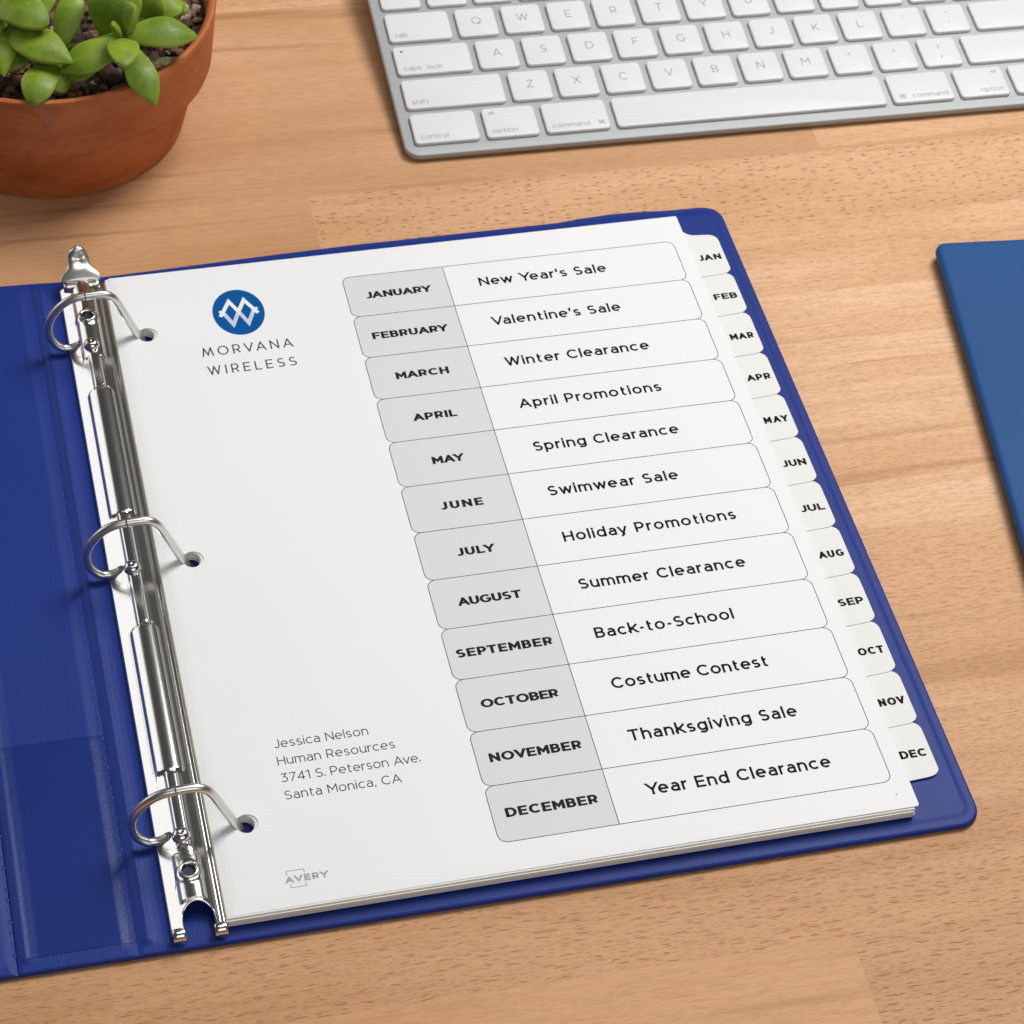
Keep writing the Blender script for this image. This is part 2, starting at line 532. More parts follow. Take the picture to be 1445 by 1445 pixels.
X = 0.73
GL = {
    'A': (.84, [[(0, 0), (.42, 1), (.84, 0)], [(.14, .30), (.70, .30)]]),
    'B': (.62, [[(0, .52), (0, 1), (.34, 1)] + A(.34, .76, .23, .24, 80, -90)[1:] + [(0, .52)],
                [(0, .52), (0, 0), (.35, 0)] + A(.35, .26, .27, .26, -80, 90)[:-1] + [(.3, .52)]]),
    'C': (.78, [A(.44, .5, .44, .5, 42, 318)]),
    'D': (.76, [[(0, 0), (0, 1), (.30, 1)] + A(.30, .5, .46, .5, 85, -85) + [(.30, 0), (0, 0), (0, .05)]]),
    'E': (.56, [[(.56, 1), (0, 1), (0, 0), (.56, 0)], [(0, .51), (.50, .51)]]),
    'F': (.55, [[(.55, 1), (0, 1), (0, 0)], [(0, .49), (.48, .49)]]),
    'G': (.84, [A(.46, .5, .46, .5, 45, 322) + [(.83, .46), (.50, .46)]]),
    'H': (.70, [[(0, 0), (0, 1)], [(.70, 0), (.70, 1)], [(0, .52), (.70, .52)]]),
    'I': (.0, [[(0, 0), (0, 1)]]),
    'J': (.46, [[(.46, 1), (.46, .28)] + A(.22, .27, .24, .27, -5, -145)]),
    'K': (.66, [[(0, 0), (0, 1)], [(.62, 1), (.0, .32)], [(.22, .56), (.66, 0)]]),
    'L': (.52, [[(0, 1), (0, 0), (.52, 0)]]),
    'M': (.84, [[(0, 0), (0, 1), (.42, .34), (.84, 1), (.84, 0)]]),
    '\u039c': (.98, [[(0, 0), (.16, 1), (.49, .12), (.82, 1), (.98, 0)]]),
    'N': (.72, [[(0, 0), (0, 1), (.72, 0), (.72, 1)]]),
    'O': (.94, [A(.47, .5, .47, .5, 0, 360)]),
    'P': (.60, [[(0, 0), (0, 1), (.30, 1)] + A(.30, .69, .30, .31, 85, -85) + [(.30, .38), (0, .38)]]),
    'Q': (.94, [A(.47, .5, .47, .5, 0, 360), [(.55, .28), (.90, -.02)]]),
    'R': (.62, [[(0, 0), (0, 1), (.32, 1)] + A(.32, .70, .28, .30, 85, -85) + [(.32, .40), (0, .40)], [(.32, .40), (.62, 0)]]),
    'S': (.60, [A(.30, .745, .27, .255, 35, 262) + A(.30, .25, .30, .25, 82, -147)]),
    'T': (.66, [[(0, 1), (.66, 1)], [(.33, 1), (.33, 0)]]),
    'U': (.68, [[(0, 1), (0, .36)] + A(.34, .36, .34, .36, 185, 355) + [(.68, .36), (.68, 1)]]),
    'V': (.80, [[(0, 1), (.40, 0), (.80, 1)]]),
    'W': (1.16, [[(0, 1), (.29, 0), (.58, 1), (.87, 0), (1.16, 1)]]),
    'X': (.72, [[(0, 0), (.72, 1)], [(0, 1), (.72, 0)]]),
    'Y': (.76, [[(0, 1), (.38, .42), (.76, 1)], [(.38, .45), (.38, 0)]]),
    'Z': (.66, [[(0, 1), (.66, 1), (0, 0), (.66, 0)]]),
    'a': (.52, [A(.27, .47, .24, .26, 145, 5) + [(.51, .44), (.51, 0)],
                [(.51, .43), (.24, .43)] + A(.24, .215, .24, .215, 95, 265) + [(.26, 0)] + A(.27, .215, .24, .215, -85, -15)]),
    'b': (.60, [[(0, 0), (0, 1.05)], A(.30, .365, .30, .365, 0, 360)]),
    'c': (.56, [A(.33, .365, .33, .365, 47, 313)]),
    'd': (.60, [[(.60, 0), (.60, 1.05)], A(.30, .365, .30, .365, 0, 360)]),
    'e': (.62, [[(.03, .37), (.62, .37)] + A(.31, .365, .31, .365, 8, 312)]),
    'f': (.36, [[(.38, 1.02)] + A(.32, .82, .19, .22, 85, 180) + [(.13, 0)], [(0, .70), (.34, .70)]]),
    'g': (.60, [A(.30, .365, .30, .365, 0, 360), [(.60, X), (.60, .02)] + A(.30, .0, .30, .27, -8, -142)]),
    'h': (.54, [[(0, 0), (0, 1.05)], [(0, .40)] + A(.27, .44, .27, .29, 172, 8) + [(.54, .42), (.54, 0)]]),
    'i': (.0, [[(0, 0), (0, X)], [(0, .995), (0, 1.04)]]),
    'j': (.12, [[(.12, X), (.12, -.12)] + A(-.02, -.12, .14, .15, -8, -80), [(.12, .995), (.12, 1.04)]]),
    'k': (.54, [[(0, 0), (0, 1.05)], [(.50, X), (0, .23)], [(.19, .42), (.54, 0)]]),
    'l': (.0, [[(0, 0), (0, 1.05)]]),
    'm': (.94, [[(0, 0), (0, X)], [(0, .42)] + A(.235, .46, .235, .27, 172, 8) + [(.47, .44), (.47, 0)],
                [(.47, .42)] + A(.705, .46, .235, .27, 172, 8) + [(.94, .44), (.94, 0)]]),
    'n': (.54, [[(0, 0), (0, X)], [(0, .40)] + A(.27, .44, .27, .29, 172, 8) + [(.54, .42), (.54, 0)]]),
    'o': (.64, [A(.32, .365, .32, .365, 0, 360)]),
    'p': (.60, [[(0, -.29), (0, X)], A(.30, .365, .30, .365, 0, 360)]),
    'r': (.33, [[(0, 0), (0, X)], [(0, .36)] + A(.30, .40, .30, .33, 172, 82)]),
    's': (.46, [A(.23, .545, .205, .185, 35, 262) + A(.23, .18, .23, .18, 82, -147)]),
    't': (.36, [[(.13, .94), (.13, .18)] + A(.30, .18, .17, .18, 188, 295), [(0, .70), (.35, .70)]]),
    'u': (.54, [[(0, X), (0, .30)] + A(.27, .29, .27, .29, 188, 352) + [(.54, .32)], [(.54, X), (.54, 0)]]),
    'v': (.58, [[(0, X), (.29, 0), (.58, X)]]),
    'w': (.90, [[(0, X), (.225, 0), (.45, X), (.675, 0), (.90, X)]]),
    'x': (.54, [[(0, 0), (.54, X)], [(0, X), (.54, 0)]]),
    'y': (.58, [[(0, X), (.30, 0)], [(.58, X), (.26, -.12)] + A(.13, -.10, .14, .17, -30, -110)]),
    'z': (.50, [[(0, X), (.50, X), (0, 0), (.50, 0)]]),
    '1': (.22, [[(0, .92), (.20, 1), (.20, 0)]]),
    '2': (.60, [A(.29, .70, .28, .30, 160, -30) + [(0, 0), (.60, 0)]]),
    '3': (.58, [[(.02, 1), (.54, 1), (.24, .62)] + A(.26, .31, .32, .31, 85, -145)]),
    '4': (.70, [[(.50, 0), (.50, 1), (0, .26), (.70, .26)]]),
    '7': (.60, [[(0, 1), (.60, 1), (.18, 0)]]),
    '.': (.0, [[(0, 0), (0, .10)]]), ',': (.03, [[(.05, .11), (-.02, -.20)]]),
    "'": (.0, [[(0, 1.03), (0, .76)]]), '-': (.30, [[(0, .36), (.30, .36)]]),
    ';': (.05, [[(.04, .10), (0, -.14)], [(.04, .6), (.04, .7)]]), ':': (0, [[(0, 0), (0, .1)], [(0, .6), (0, .7)]]),
    '"': (.24, [[(0, 1), (0, .72)], [(.24, 1), (.24, .72)]]),
    '<': (.56, [[(.56, .8), (0, .45), (.56, .1)]]), '>': (.56, [[(0, .8), (.56, .45), (0, .1)]]),
    '/': (.4, [[(0, -.1), (.4, 1.05)]]),
    '?': (.5, [A(.25, .74, .25, .26, 165, -60) + [(.25, .42), (.25, .26)], [(.25, 0), (.25, .1)]]),
    '[': (.2, [[(.2, 1.05), (0, 1.05), (0, -.15), (.2, -.15)]]), ']': (.2, [[(0, 1.05), (.2, 1.05), (.2, -.15), (0, -.15)]]),
    '\\': (.4, [[(0, 1.05), (.4, -.1)]]), '`': (.15, [[(0, 1), (.15, .8)]]), '=': (.5, [[(0, .6), (.5, .6)], [(0, .3), (.5, .3)]]),
    '\u2318': (1.0, [A(.20, .80, .16, .16, -10, 280)[:] + [(.36, .30), (.36, .20)] + A(.20, .20, .16, .16, 0, -270) + [(.80, .36)]
                     + A(.80, .20, .16, .16, 90, -180) + [(.64, .80)] + A(.80, .80, .16, .16, 180, -90) + [(.20, .64)]]),
    ' ': (.24, []),
}
CLIP_HI = {'A': 1, 'M': 1, 'N': 1, 'V': 1, 'W': 1, 'Y': 1, 'K': 1, 'X': 1, 'Z': 1, 'v': X, 'w': X, 'y': X, 'k': 1.05, 'x': X, 'z': X, '\u039c': 1, '7': 1, '4': 1, '1': 1}


KERN = {'Va': -.16, 'Ye': -.20, 'r*': -.07, 'Av': -.10, 'AV': -.12, 'VE': -.04, 'AY': -.14, 'RY': -.06, 'AR': -.02, 'LY': -.14, 'UA': -.03, 'JA': -.06,
        'VA': -.14, 'RV': -.04, 'AN': .0, 'Ta': -.1, 'k-': -.05, 'o-': -.03, '-t': -.05, '-S': -.02, 'OV': -.06, 'AU': -.03, 'MA': -.04, 'PT': -.06, 've': -.05, 'vi': -.02, 'wi': -.02, 'we': -.05, 'ew': -.04, 'ay': -.06, 'at': -.04, 'AP': -.03}


def clip_poly(poly, lo, hi):
    for sgn, lim in ((1, lo), (-1, -hi)):
        out = []
        for i in range(len(poly)):
            a, b = poly[i - 1], poly[i]
            da, db = sgn * a[1] - lim, sgn * b[1] - lim
            if (da >= 0) != (db >= 0):
                t = da / (da - db)
                out.append((a[0] + (b[0] - a[0]) * t, a[1] + (b[1] - a[1]) * t))
            if db >= 0:
                out.append(b)
        poly = out
        if len(poly) < 3:
            return []
    return poly


def stroke_quads(pts, w):
    pts = [p for i, p in enumerate(pts) if i == 0 or math.hypot(p[0] - pts[i - 1][0], p[1] - pts[i - 1][1]) > 1e-6]
    n = len(pts)
    closed = n > 3 and math.hypot(pts[0][0] - pts[-1][0], pts[0][1] - pts[-1][1]) < 1e-4
    Ls, Rs = [], []
    for i in range(n):
        def nrm(a, b):
            d = math.hypot(b[0] - a[0], b[1] - a[1])
            return (-(b[1] - a[1]) / d, (b[0] - a[0]) / d)
        pa = pts[i - 1] if i > 0 else (pts[-2] if closed else None)
        pb = pts[i + 1] if i < n - 1 else (pts[1] if closed else None)
        n1 = nrm(pa, pts[i]) if pa else None
        n2 = nrm(pts[i], pb) if pb else None
        n1, n2 = n1 or n2, n2 or n1
        mx, my = n1[0] + n2[0], n1[1] + n2[1]
        q = mx * mx + my * my
        k = 2 / max(q, 0.09)
        mx, my = mx * k * w / 2, my * k * w / 2
        Ls.append((pts[i][0] + mx, pts[i][1] + my))
        Rs.append((pts[i][0] - mx, pts[i][1] - my))
    return [[Rs[i], Rs[i + 1], Ls[i + 1], Ls[i]] for i in range(n - 1)]


def text_mesh(s, cap, weight, xs=1.0, gap=0.16, fit=None, align='l', ox=0., oy=0., z=0., space=None, con=1.0):
    """Letters as flat ink in the XY plane; weight is relative to cap height, fit is the total width."""
    xs /= con
    fit = fit / con if fit else None
    ws = []
    for ch in s:
        W, _ = GL[ch]
        W = W * xs
        ws.append((max(W - 0, 0) + (weight if ch != ' ' else 0)))
    if space is not None:
        ws = [space if c == ' ' else a for c, a in zip(s, ws)]
    kn = [KERN.get(s[i:i + 2], KERN.get(s[i] + '*', 0)) for i in range(len(s) - 1)] + [0]
    ws = [a + b for a, b in zip(ws, kn)]
    total = sum(ws)
    ng = len(s) - 1
    if fit:
        gap = (fit / cap - total) / ng
    width = total + gap * ng
    pen = {'l': 0, 'c': -width / 2, 'r': -width}[align]
    m = MB()
    lev = 0
    for ch, aw in zip(s, ws):
        W, strokes = GL[ch]
        lo = 0.0 if ch not in 'gjpqy,;[]\\/Q' else -.45
        hi = CLIP_HI.get(ch, 1.2)
        for st in strokes:
            pts = [(pen + weight / 2 + px * xs, weight / 2 + py * (1 - weight)) for px, py in st]
            # run the open ends of slanted strokes past the cap and base lines, then cut them level
            if ch in CLIP_HI and len(pts) > 1:
                def ext(a, b):
                    d = math.hypot(a[0] - b[0], a[1] - b[1])
                    return (a[0] + (a[0] - b[0]) / d * weight, a[1] + (a[1] - b[1]) / d * weight)
                if abs(pts[0][1] - pts[1][1]) > 0.05:
                    pts[0] = ext(pts[0], pts[1])
                if abs(pts[-1][1] - pts[-2][1]) > 0.05:
                    pts[-1] = ext(pts[-1], pts[-2])
                hh = weight / 2 + hi * (1 - weight) + weight / 2
            else:
                def ext2(a, b):
                    d = math.hypot(a[0] - b[0], a[1] - b[1])
                    return (a[0] + (a[0] - b[0]) / d * weight / 2, a[1] + (a[1] - b[1]) / d * weight / 2)
                if len(pts) == 2 or st[0][0] == st[1][0]:
                    if abs(pts[0][0] - pts[1][0]) < 1e-6:
                        pts[0] = ext2(pts[0], pts[1])
                if abs(pts[-1][0] - pts[-2][0]) < 1e-6 or ch in 'EFLTZz' and abs(pts[-1][1] - pts[-2][1]) < 1e-6:
                    pts[-1] = ext2(pts[-1], pts[-2])
                if ch in 'EFTZz' and abs(pts[0][1] - pts[1][1]) < 1e-6:
                    pts[0] = ext2(pts[0], pts[1])
                hh = 9
            for q in stroke_quads(pts, weight):
                q = clip_poly(q, lo, hh)
                if q:
                    m.add([(ox + px * cap * con, oy + py * cap, z + lev * 3e-6) for px, py in q], [tuple(range(len(q)))])
            lev = (lev + 1) % 5
        pen += aw + gap
    return m


# ================================================================== DESK
m = MB()
me_attr = []
ROT = math.radians(-1.0)
PITCH = 0.0395


def dk(x, y, z):
    return (x * math.cos(ROT) - y * math.sin(ROT), x * math.sin(ROT) + y * math.cos(ROT), z)


rnd = random.Random(5)
# rows counted from the plank edge at v = 0.3215; (x-break list, [(tone, fleck, hue)]) for the planks in view
fixed = {
    2: ([], [(0.34, 0.10, 0.5)]),
    1: ([0.012], [(0.16, 0.05, 0.75), (0.30, 0.06, 0.60)]),
    0: ([0.282], [(0.28, 0.12, 0.60), (0.62, 0.30, 0.12)]),
    -1: ([0.076], [(0.32, 0.03, 0.72), (0.52, 1.0, 0.45)]),
    -2: ([], [(0.66, 0.60, 0.0)]), -3: ([0.20], [(0.4, 0.3, 0.5), (0.64, 0.32, 0.10)]), -4: ([], [(0.62, 0.36, 0.15)]),
    -5: ([], [(0.64, 0.30, 0.12)]), -6: ([], [(0.56, 0.6, 0.35)]), -7: ([], [(0.54, 0.35, 0.38)]),
    -8: ([], [(0.44, 0.45, 0.60)]),
    -9: ([-0.037], [(0.28, 0.6, 0.90), (0.32, 0.75, 0.85)]),
    -10: ([0.183], [(0.40, 0.10, 0.88), (0.30, 0.90, 0.78)]),
    -11: ([0.10], [(0.36, 0.5, 0.75), (0.34, 0.6, 0.8)]),
}
for r in range(-24, 19):
    v1 = 0.3215 + PITCH * (r + 1)
    v0 = v1 - PITCH
    brk, kinds = fixed.get(r, ([], None))
    xs = list(brk)
    if kinds is None:
        xs = [rnd.uniform(-0.4, 0.6)]
        kinds = [(rnd.uniform(.4, .6), rnd.random(), rnd.random()) for _ in range(2)]
    if xs:
        a, b = xs[0], xs[-1]
    else:
        a = b = rnd.uniform(-0.6, -0.3)
        xs = [a]
        kinds = [(rnd.uniform(.4, .6), rnd.random(), rnd.random())] + kinds
    xs = [-1.0, a - rnd.uniform(.38, .55)] + xs + [1.25]
    kinds = [(rnd.uniform(.4, .6), rnd.random(), rnd.random())] + kinds
    for i in range(len(xs) - 1):
        m.add([dk(xs[i], v0, 0), dk(xs[i + 1], v0, 0), dk(xs[i + 1], v1, 0), dk(xs[i], v1, 0)], [(0, 1, 2, 3)])
        t, f_, h = kinds[i]
        me_attr.append((t, f_, rnd.random(), h))
# the board's underside and edges close it into a slab
lo_, hi_ = 0.3215 - PITCH * 24, 0.3215 + PITCH * 19
k = len(m.v)
cs = [(-1.0, lo_), (1.25, lo_), (1.25, hi_), (-1.0, hi_)]
m.add([dk(a, b, 0) for a, b in cs] + [dk(a, b, -0.03) for a, b in cs],
      [(7, 6, 5, 4), (0, 4, 5, 1), (1, 5, 6, 2), (2, 6, 7, 3), (3, 7, 4, 0)])
me_attr += [(0.5, 0.3, 0.5, 0.4)] * 5
desk = m.build('desk', M['wood'], fix=False)
ca = desk.data.color_attributes.new('plank', 'FLOAT_COLOR', 'CORNER')
for p, c in zip(desk.data.polygons, me_attr):
    for li in p.loop_indices:
        ca.data[li].color = c
tag(desk, 'beech butcher block desk top of glued planks with brown grain flecks', 'desk', kind='structure')

# ================================================================== RING BINDER
binder = empty('ring_binder', (-0.009, 0.14, 0.0),
               'open royal blue vinyl ring binder lying on the desk with its metal rings showing', 'binder')


def lerp_table(t, x):
    if x <= t[0][0]:
        return t[0][1]
    for (a, b), (c, d) in zip(t, t[1:]):
        if x <= c:
            return b + (d - b) * (x - a) / (c - a)
    return t[-1][1]


TOP = [(-400, 286.8), (-60, 287.4), (-38, 287.4), (-24, 286.8), (-18, 286.3), (5, 286.6), (25, 287.2), (60, 288.4), (93, 289.1), (172, 289.0),
       (182, 290.0), (194, 290.6), (206, 290.2), (216, 289.2), (238, 288.8)]
BOT = [(-400, -4.9), (-68, -5.1), (-29, -5.4), (15, -5.6), (101, -6.1), (225, -6.5), (238, -6.5)]
PROF = [(-400, 3.0), (-67, 3.0), (-64.5, 2.5), (-62.6, 1.7), (-61.2, 2.9), (-60.0, 3.7), (-58.6, 3.2), (-56, 2.9), (-32, 2.9), (-29.5, 2.4), (-27.6, 2.2),
        (-26.2, 2.5), (-24.9, 3.6), (-23.9, 3.6), (-22.4, 2.9), (-20, 2.6), (-17, 2.9), (-10, 3.0), (238, 3.0)]
XR = 236.3


def cover_z(x, y):
    return lerp_table(PROF, x) + 0.25 * noise.noise((x * 0.02, y * 0.02, 3.3))


def panel(name, x0, x1, left_edge=False, right_edge=False):
    xs = []
    x = x0
    while x < x1 - 1e-6:
        xs.append(x)
        near = right_edge and x > XR - 8 or left_edge and x < x0 + 8 or -70 < x < -16 or 168 < x < 220
        x += (0.35 if (right_edge and x > XR - 4) else 0.6) if near else 4.0
    xs.append(x1)
    rows, bot = [], []
    ins = [0, .15, .4, .8, 1.3, 1.9, 2.6, 3.4, 4.4, 5.6, 7.0]
    R = 7.5
    for x in xs:
        yt, yb = lerp_table(TOP, x), lerp_table(BOT, x)
        if right_edge and x > XR - R:
            c = R - math.sqrt(max(0, R * R - (x - XR + R) ** 2))
            yt, yb = yt - c, yb + c
        L = yt - yb
        ys = [yb + i for i in ins] + [yb + 7 + (L - 14) * i / 24 for i in range(1, 24)] + [yt - i for i in reversed(ins)]
        row = []
        for y in ys:
            d = min(yt - y, y - yb)
            if right_edge:
                d = min(d, XR - x)
                px, py = x - (XR - R), None
                cy = lerp_table(TOP, XR) - R if y > 140 else lerp_table(BOT, XR) + R
                if px > 0 and (y - cy) * (1 if y > 140 else -1) > 0:
                    d = min(d, R - math.hypot(px, y - cy))
            d = max(d, 0)
            z = lerp_table(PROF, x)
            rim = 2.5
            if d < 1.0:
                zz = 1.0 + (rim - 1.0) * math.sqrt(max(0, 1 - (1 - d) ** 2))
            elif d < 2.6:
                zz = rim - 0.04 * math.sin((d - 1.0) / 1.6 * PI)
            elif d < 5.0:
                t = (d - 2.6) / 2.4
                zz = rim + (z - rim) * (t * t * (3 - 2 * t))
            else:
                zz = z
            zz = min(zz, z) + 0.25 * noise.noise((x * 0.02, y * 0.02, 3.3)) * min(1, d / 8)
            row.append((x * MM, y * MM, zz * MM))
        rows.append(row)
    mb = MB().grid(rows)
    # underside (its edges curl up off the desk) and the open sides
    low = []
    for x, r in zip(xs, rows):
        yb, yt = r[0][1], r[-1][1]
        lift = 0.0009 * min(1, max(0, (x - (XR - 9)) / 9)) ** 2 if right_edge else 0
        low.append([(r[0][0], yb, .0009), (r[0][0], yb + .009, .0002 + lift), (r[0][0], yt - .009, .0002 + lift), (r[0][0], yt, .0009)])
    k = len(mb.v)
    mb.grid(low)
    nc = len(rows[0])
    for i in range(len(rows) - 1):
        mb.f.append((i * nc, (i + 1) * nc, k + 4 * (i + 1), k + 4 * i))
        mb.f.append(((i + 1) * nc - 1, (i + 2) * nc - 1, k + 4 * (i + 1) + 3, k + 4 * i + 3))
    for i in (0, len(rows) - 1):
        mb.f.append(tuple(range(i * nc, (i + 1) * nc)) + tuple(k + 4 * i + q for q in (3, 2, 1, 0)))
    return mb.build(name, M['vinyl'], binder, 50)


panel('front_cover', -330.0, -62.6)
panel('spine_panel', -62.6, -27.6)
panel('back_cover', -27.6, XR, right_edge=True)
# welded dots along both hinges
for xx, ymax in ((-28.2, 282), (-63.2, 70)):
    mb = MB()
    y = 2.0
    while y < ymax:
        mb.lathe([(.8, 0), (.6, .07), (.35, .10), (0.02, .11)], (0, 0, 0), 10)
        for i in range(len(mb.v) - 40, len(mb.v)):
            a = mb.v[i]
            mb.v[i] = ((xx + a[0] * .8 + .3 * math.sin(y)) * MM, (y + a[1]) * MM, (lerp_table(PROF, xx) - .03 + a[2]) * MM)
        y += 3.9
    mb.build('weld_seam', M['vinyl'], binder, 60)
# clear-edged pocket on the spine panel
rows = [[(x * MM, y * MM, (cover_z(x, y) + .10 * min(1, (77.2 - y) / .6, (x + 59.6) / .6, (-26.8 - x) / .6)) * MM) for y in [-0.5 + 77.7 * j / 60 for j in range(61)]]
        for x in [-59.6 + 32.8 * i / 80 for i in range(81)]]
pk = MB().grid(rows)
tag(pk.build('pocket', M['pocket'], binder, 60), 'smooth blue pocket on the spine panel')

# ---- metal mechanism
XC, HWD = -9.1, 8.5
RY = (247.65, 139.7, 31.75)


def sstep(a, b, x):
    t = min(1, max(0, (x - a) / (b - a)))
    return t * t * (3 - 2 * t)


def arch(x):
    d = abs(x - XC) / HWD
    if d < .4:
        z = 9.3 - 7.0 * d * d
    else:
        z = 8.18 - 6.6 * (d - .4)
    if x > XC and d > .70:
        z += 1.4 * sstep(.70, .92, d) * 0.8
    if d > .955:
        z = 3.1 + (z - 3.1) * math.sqrt(max(0, 1 - ((d - .955) / .045) ** 2))
    return z


def rr_sdf(px, py, hx, hy, r):
    qx, qy = abs(px) - hx + r, abs(py) - hy + r
    return math.hypot(max(qx, 0), max(qy, 0)) + min(max(qx, qy), 0) - r


def mech_z(x, y):
    z = arch(x)
    e = 0
    cx = -9.6
    for cy, hy in ((192.4, 30.0), (83.9, 29.6)):
        s = rr_sdf(x - cx, y - cy, 4.3, hy, 1.6)
        e = max(e, 0.85 * sstep(0.25, -0.35, s))
        if s > 0 and s < 1.0:
            z -= 0.18 * math.sin(PI * s)
    inr = 12 < y < 268
    rib = abs(x - cx) - 1.9
    if inr and not (240 < y < 262 or 12 < y < 26):
        e = max(e, 0.75 * sstep(0.5, -0.6, rib))
    if 238 < y < 275 or 7 < y < 24:
        e = max(e, 0.6 * sstep(.6, -.5, abs(x - cx) - 3.6))
    for cy in (258.2, 16.5):
        d = math.hypot(x - cx, y - cy)
        e = max(e, 1.0 * sstep(4.4, 3.6, d))
        if d < 3.0:
            e -= 1.5 * sstep(2.9, 2.0, d)
    # ring exits
    return z + e


NX = [-17.6, -17.55, -17.4, -17.2, -17.0] + [-17.0 + .3 * i for i in range(1, 53)] + [-1.2, -1.0, -.8, -.65, -.6]
rows = []
for x in NX:
    d = abs(x - (-8.9))
    yb = -1.5
    if d < 4.9:
        yb = 2.2 + 4.9 * math.sqrt(max(0, 1 - (d / 4.9) ** 2)) * .85
    ytp = 279.0
    ys = [yb + (ytp - yb) * i / 520 for i in range(521)]
    rows.append([(x * MM, y * MM, mech_z(x, y) * MM) for y in ys])
mb = MB().grid(rows)
mech = mb.build('ring_mechanism', M['chrome'], binder, 42)
sol = mech.modifiers.new('sheet_thickness', 'SOLIDIFY')
sol.thickness = 0.0009
sol.offset = -1
# prongs at the fork's ends
for cx in (-15.2, -2.9):
    mb = MB()
    prof = [(-.4, 6.5), (-1.8, 6.9), (-3.3, 6.6), (-4.3, 5.2), (-3.9, 3.6)]
    rows = []
    for i in range(len(prof)):
        y, z = prof[i]
        hw = 2.35 - 0.10 * i
        rows.append([((cx - hw) * MM, y * MM, (z - .5) * MM), ((cx - hw * .6) * MM, y * MM, (z + .15) * MM),
                     ((cx + hw * .6) * MM, y * MM, (z + .15) * MM), ((cx + hw) * MM, y * MM, (z - .5) * MM)])
    mb.grid(rows)
    o = mb.build('fork_prong', M['chrome'], mech, 70)
    s2 = o.modifiers.new('sheet_thickness', 'SOLIDIFY')
    s2.thickness, s2.offset = 0.0009, -1
    sb = o.modifiers.new('round', 'SUBSURF')
    sb.levels = sb.render_levels = 2
# rivets and eyelets
for y in (243.4, 137.4, 29.4):
    mb = MB()
    mb.lathe([(2.8, 9.4), (2.8, 10.3), (2.45, 11.2), (1.7, 11.9), (.9, 12.15), (.35, 12.0), (.02, 11.9)], (-9.9, y, 0), 32)
    mb.v = [(a * MM, b * MM, c * MM) for a, b, c in mb.v]
    mb.build('rivet', M['chrome'], mech, 60)
for y in (258.2, 16.5):
    mb = MB()
    ring = [(2.5 + .5 * math.cos(t), 10.35 + .5 * math.sin(t)) for t in [2 * PI * i / 12 for i in range(13)]]
    mb.lathe(ring, (-9.6, y, 0), 36)
    mb.v = [(a * MM, b * MM, c * MM) for a, b, c in mb.v]
    ey = mb.build('eyelet', M['chrome'], mech, 60)
    mb = MB().add([(a * MM, b * MM, 9.5 * MM) for a, b in circle(-9.6, y, 1.75)], [tuple(range(28))])  # dark disc and wall paint the shade inside the eyelet
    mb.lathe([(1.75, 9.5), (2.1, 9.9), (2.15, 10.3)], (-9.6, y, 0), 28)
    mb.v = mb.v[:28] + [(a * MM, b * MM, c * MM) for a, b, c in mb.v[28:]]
    mb.build('eyelet_hole_shade', M['hole'], mech, 60)
# rings: two wire halves each, meeting at a toothed joint
WR = 1.42
for y in RY:
    def P3(x, z):
        return (x * MM, y * MM, z * MM)
    cp = [(-10.9, 29.6), (-14.5, 29.0), (-18, 27.2), (-21, 24.1), (-23.3, 20.2), (-24.2, 16.2), (-23.8, 11.8), (-22.2, 8.2),
          (-19.8, 5.9), (-17.2, 5.4), (-15.0, 6.0), (-13.6, 6.6)]
    left = []
    for i in range(len(cp) - 1):
        p0, p1, p2, p3 = cp[max(i - 1, 0)], cp[i], cp[i + 1], cp[min(i + 2, len(cp) - 1)]
        for q in range(4):
            t = q / 4
            left.append(P3(*[0.5 * (2 * p1[c] + (p2[c] - p0[c]) * t + (2 * p0[c] - 5 * p1[c] + 4 * p2[c] - p3[c]) * t * t
                                    + (3 * p1[c] - p0[c] - 3 * p2[c] + p3[c]) * t ** 3) for c in (0, 1)]))
    left.append(P3(*cp[-1]))
    mb = MB().tube(left, WR * MM, 16)
    mb.build('ring_half', M['satin'], mech, 50)
    pr_ = [(-10.35, 29.6), (-8, 29.75), (-5.5, 29.7), (-3.6, 29.3), (-2.2, 28.5), (-1.0, 27.3), (-.1, 25.7), (.7, 23.9)]
    pr_ += [(.7 + (8.9 - .7) * i / 8, 23.9 + (3.1 - 23.9) * i / 8) for i in range(1, 9)]
    mb = MB().tube([P3(a, b) for a, b in pr_], WR * MM, 16)
    mb.build('ring_half', M['satin'], mech, 50)
    # dark disc on the plate paints the shade of the opening for the wire
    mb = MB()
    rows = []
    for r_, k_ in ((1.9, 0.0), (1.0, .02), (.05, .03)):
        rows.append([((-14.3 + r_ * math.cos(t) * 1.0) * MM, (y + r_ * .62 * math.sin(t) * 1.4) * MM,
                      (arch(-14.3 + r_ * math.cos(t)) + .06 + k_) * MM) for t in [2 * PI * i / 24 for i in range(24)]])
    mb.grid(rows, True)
    mb.build('wire_slot_shade', M['hole'], mech, 60)
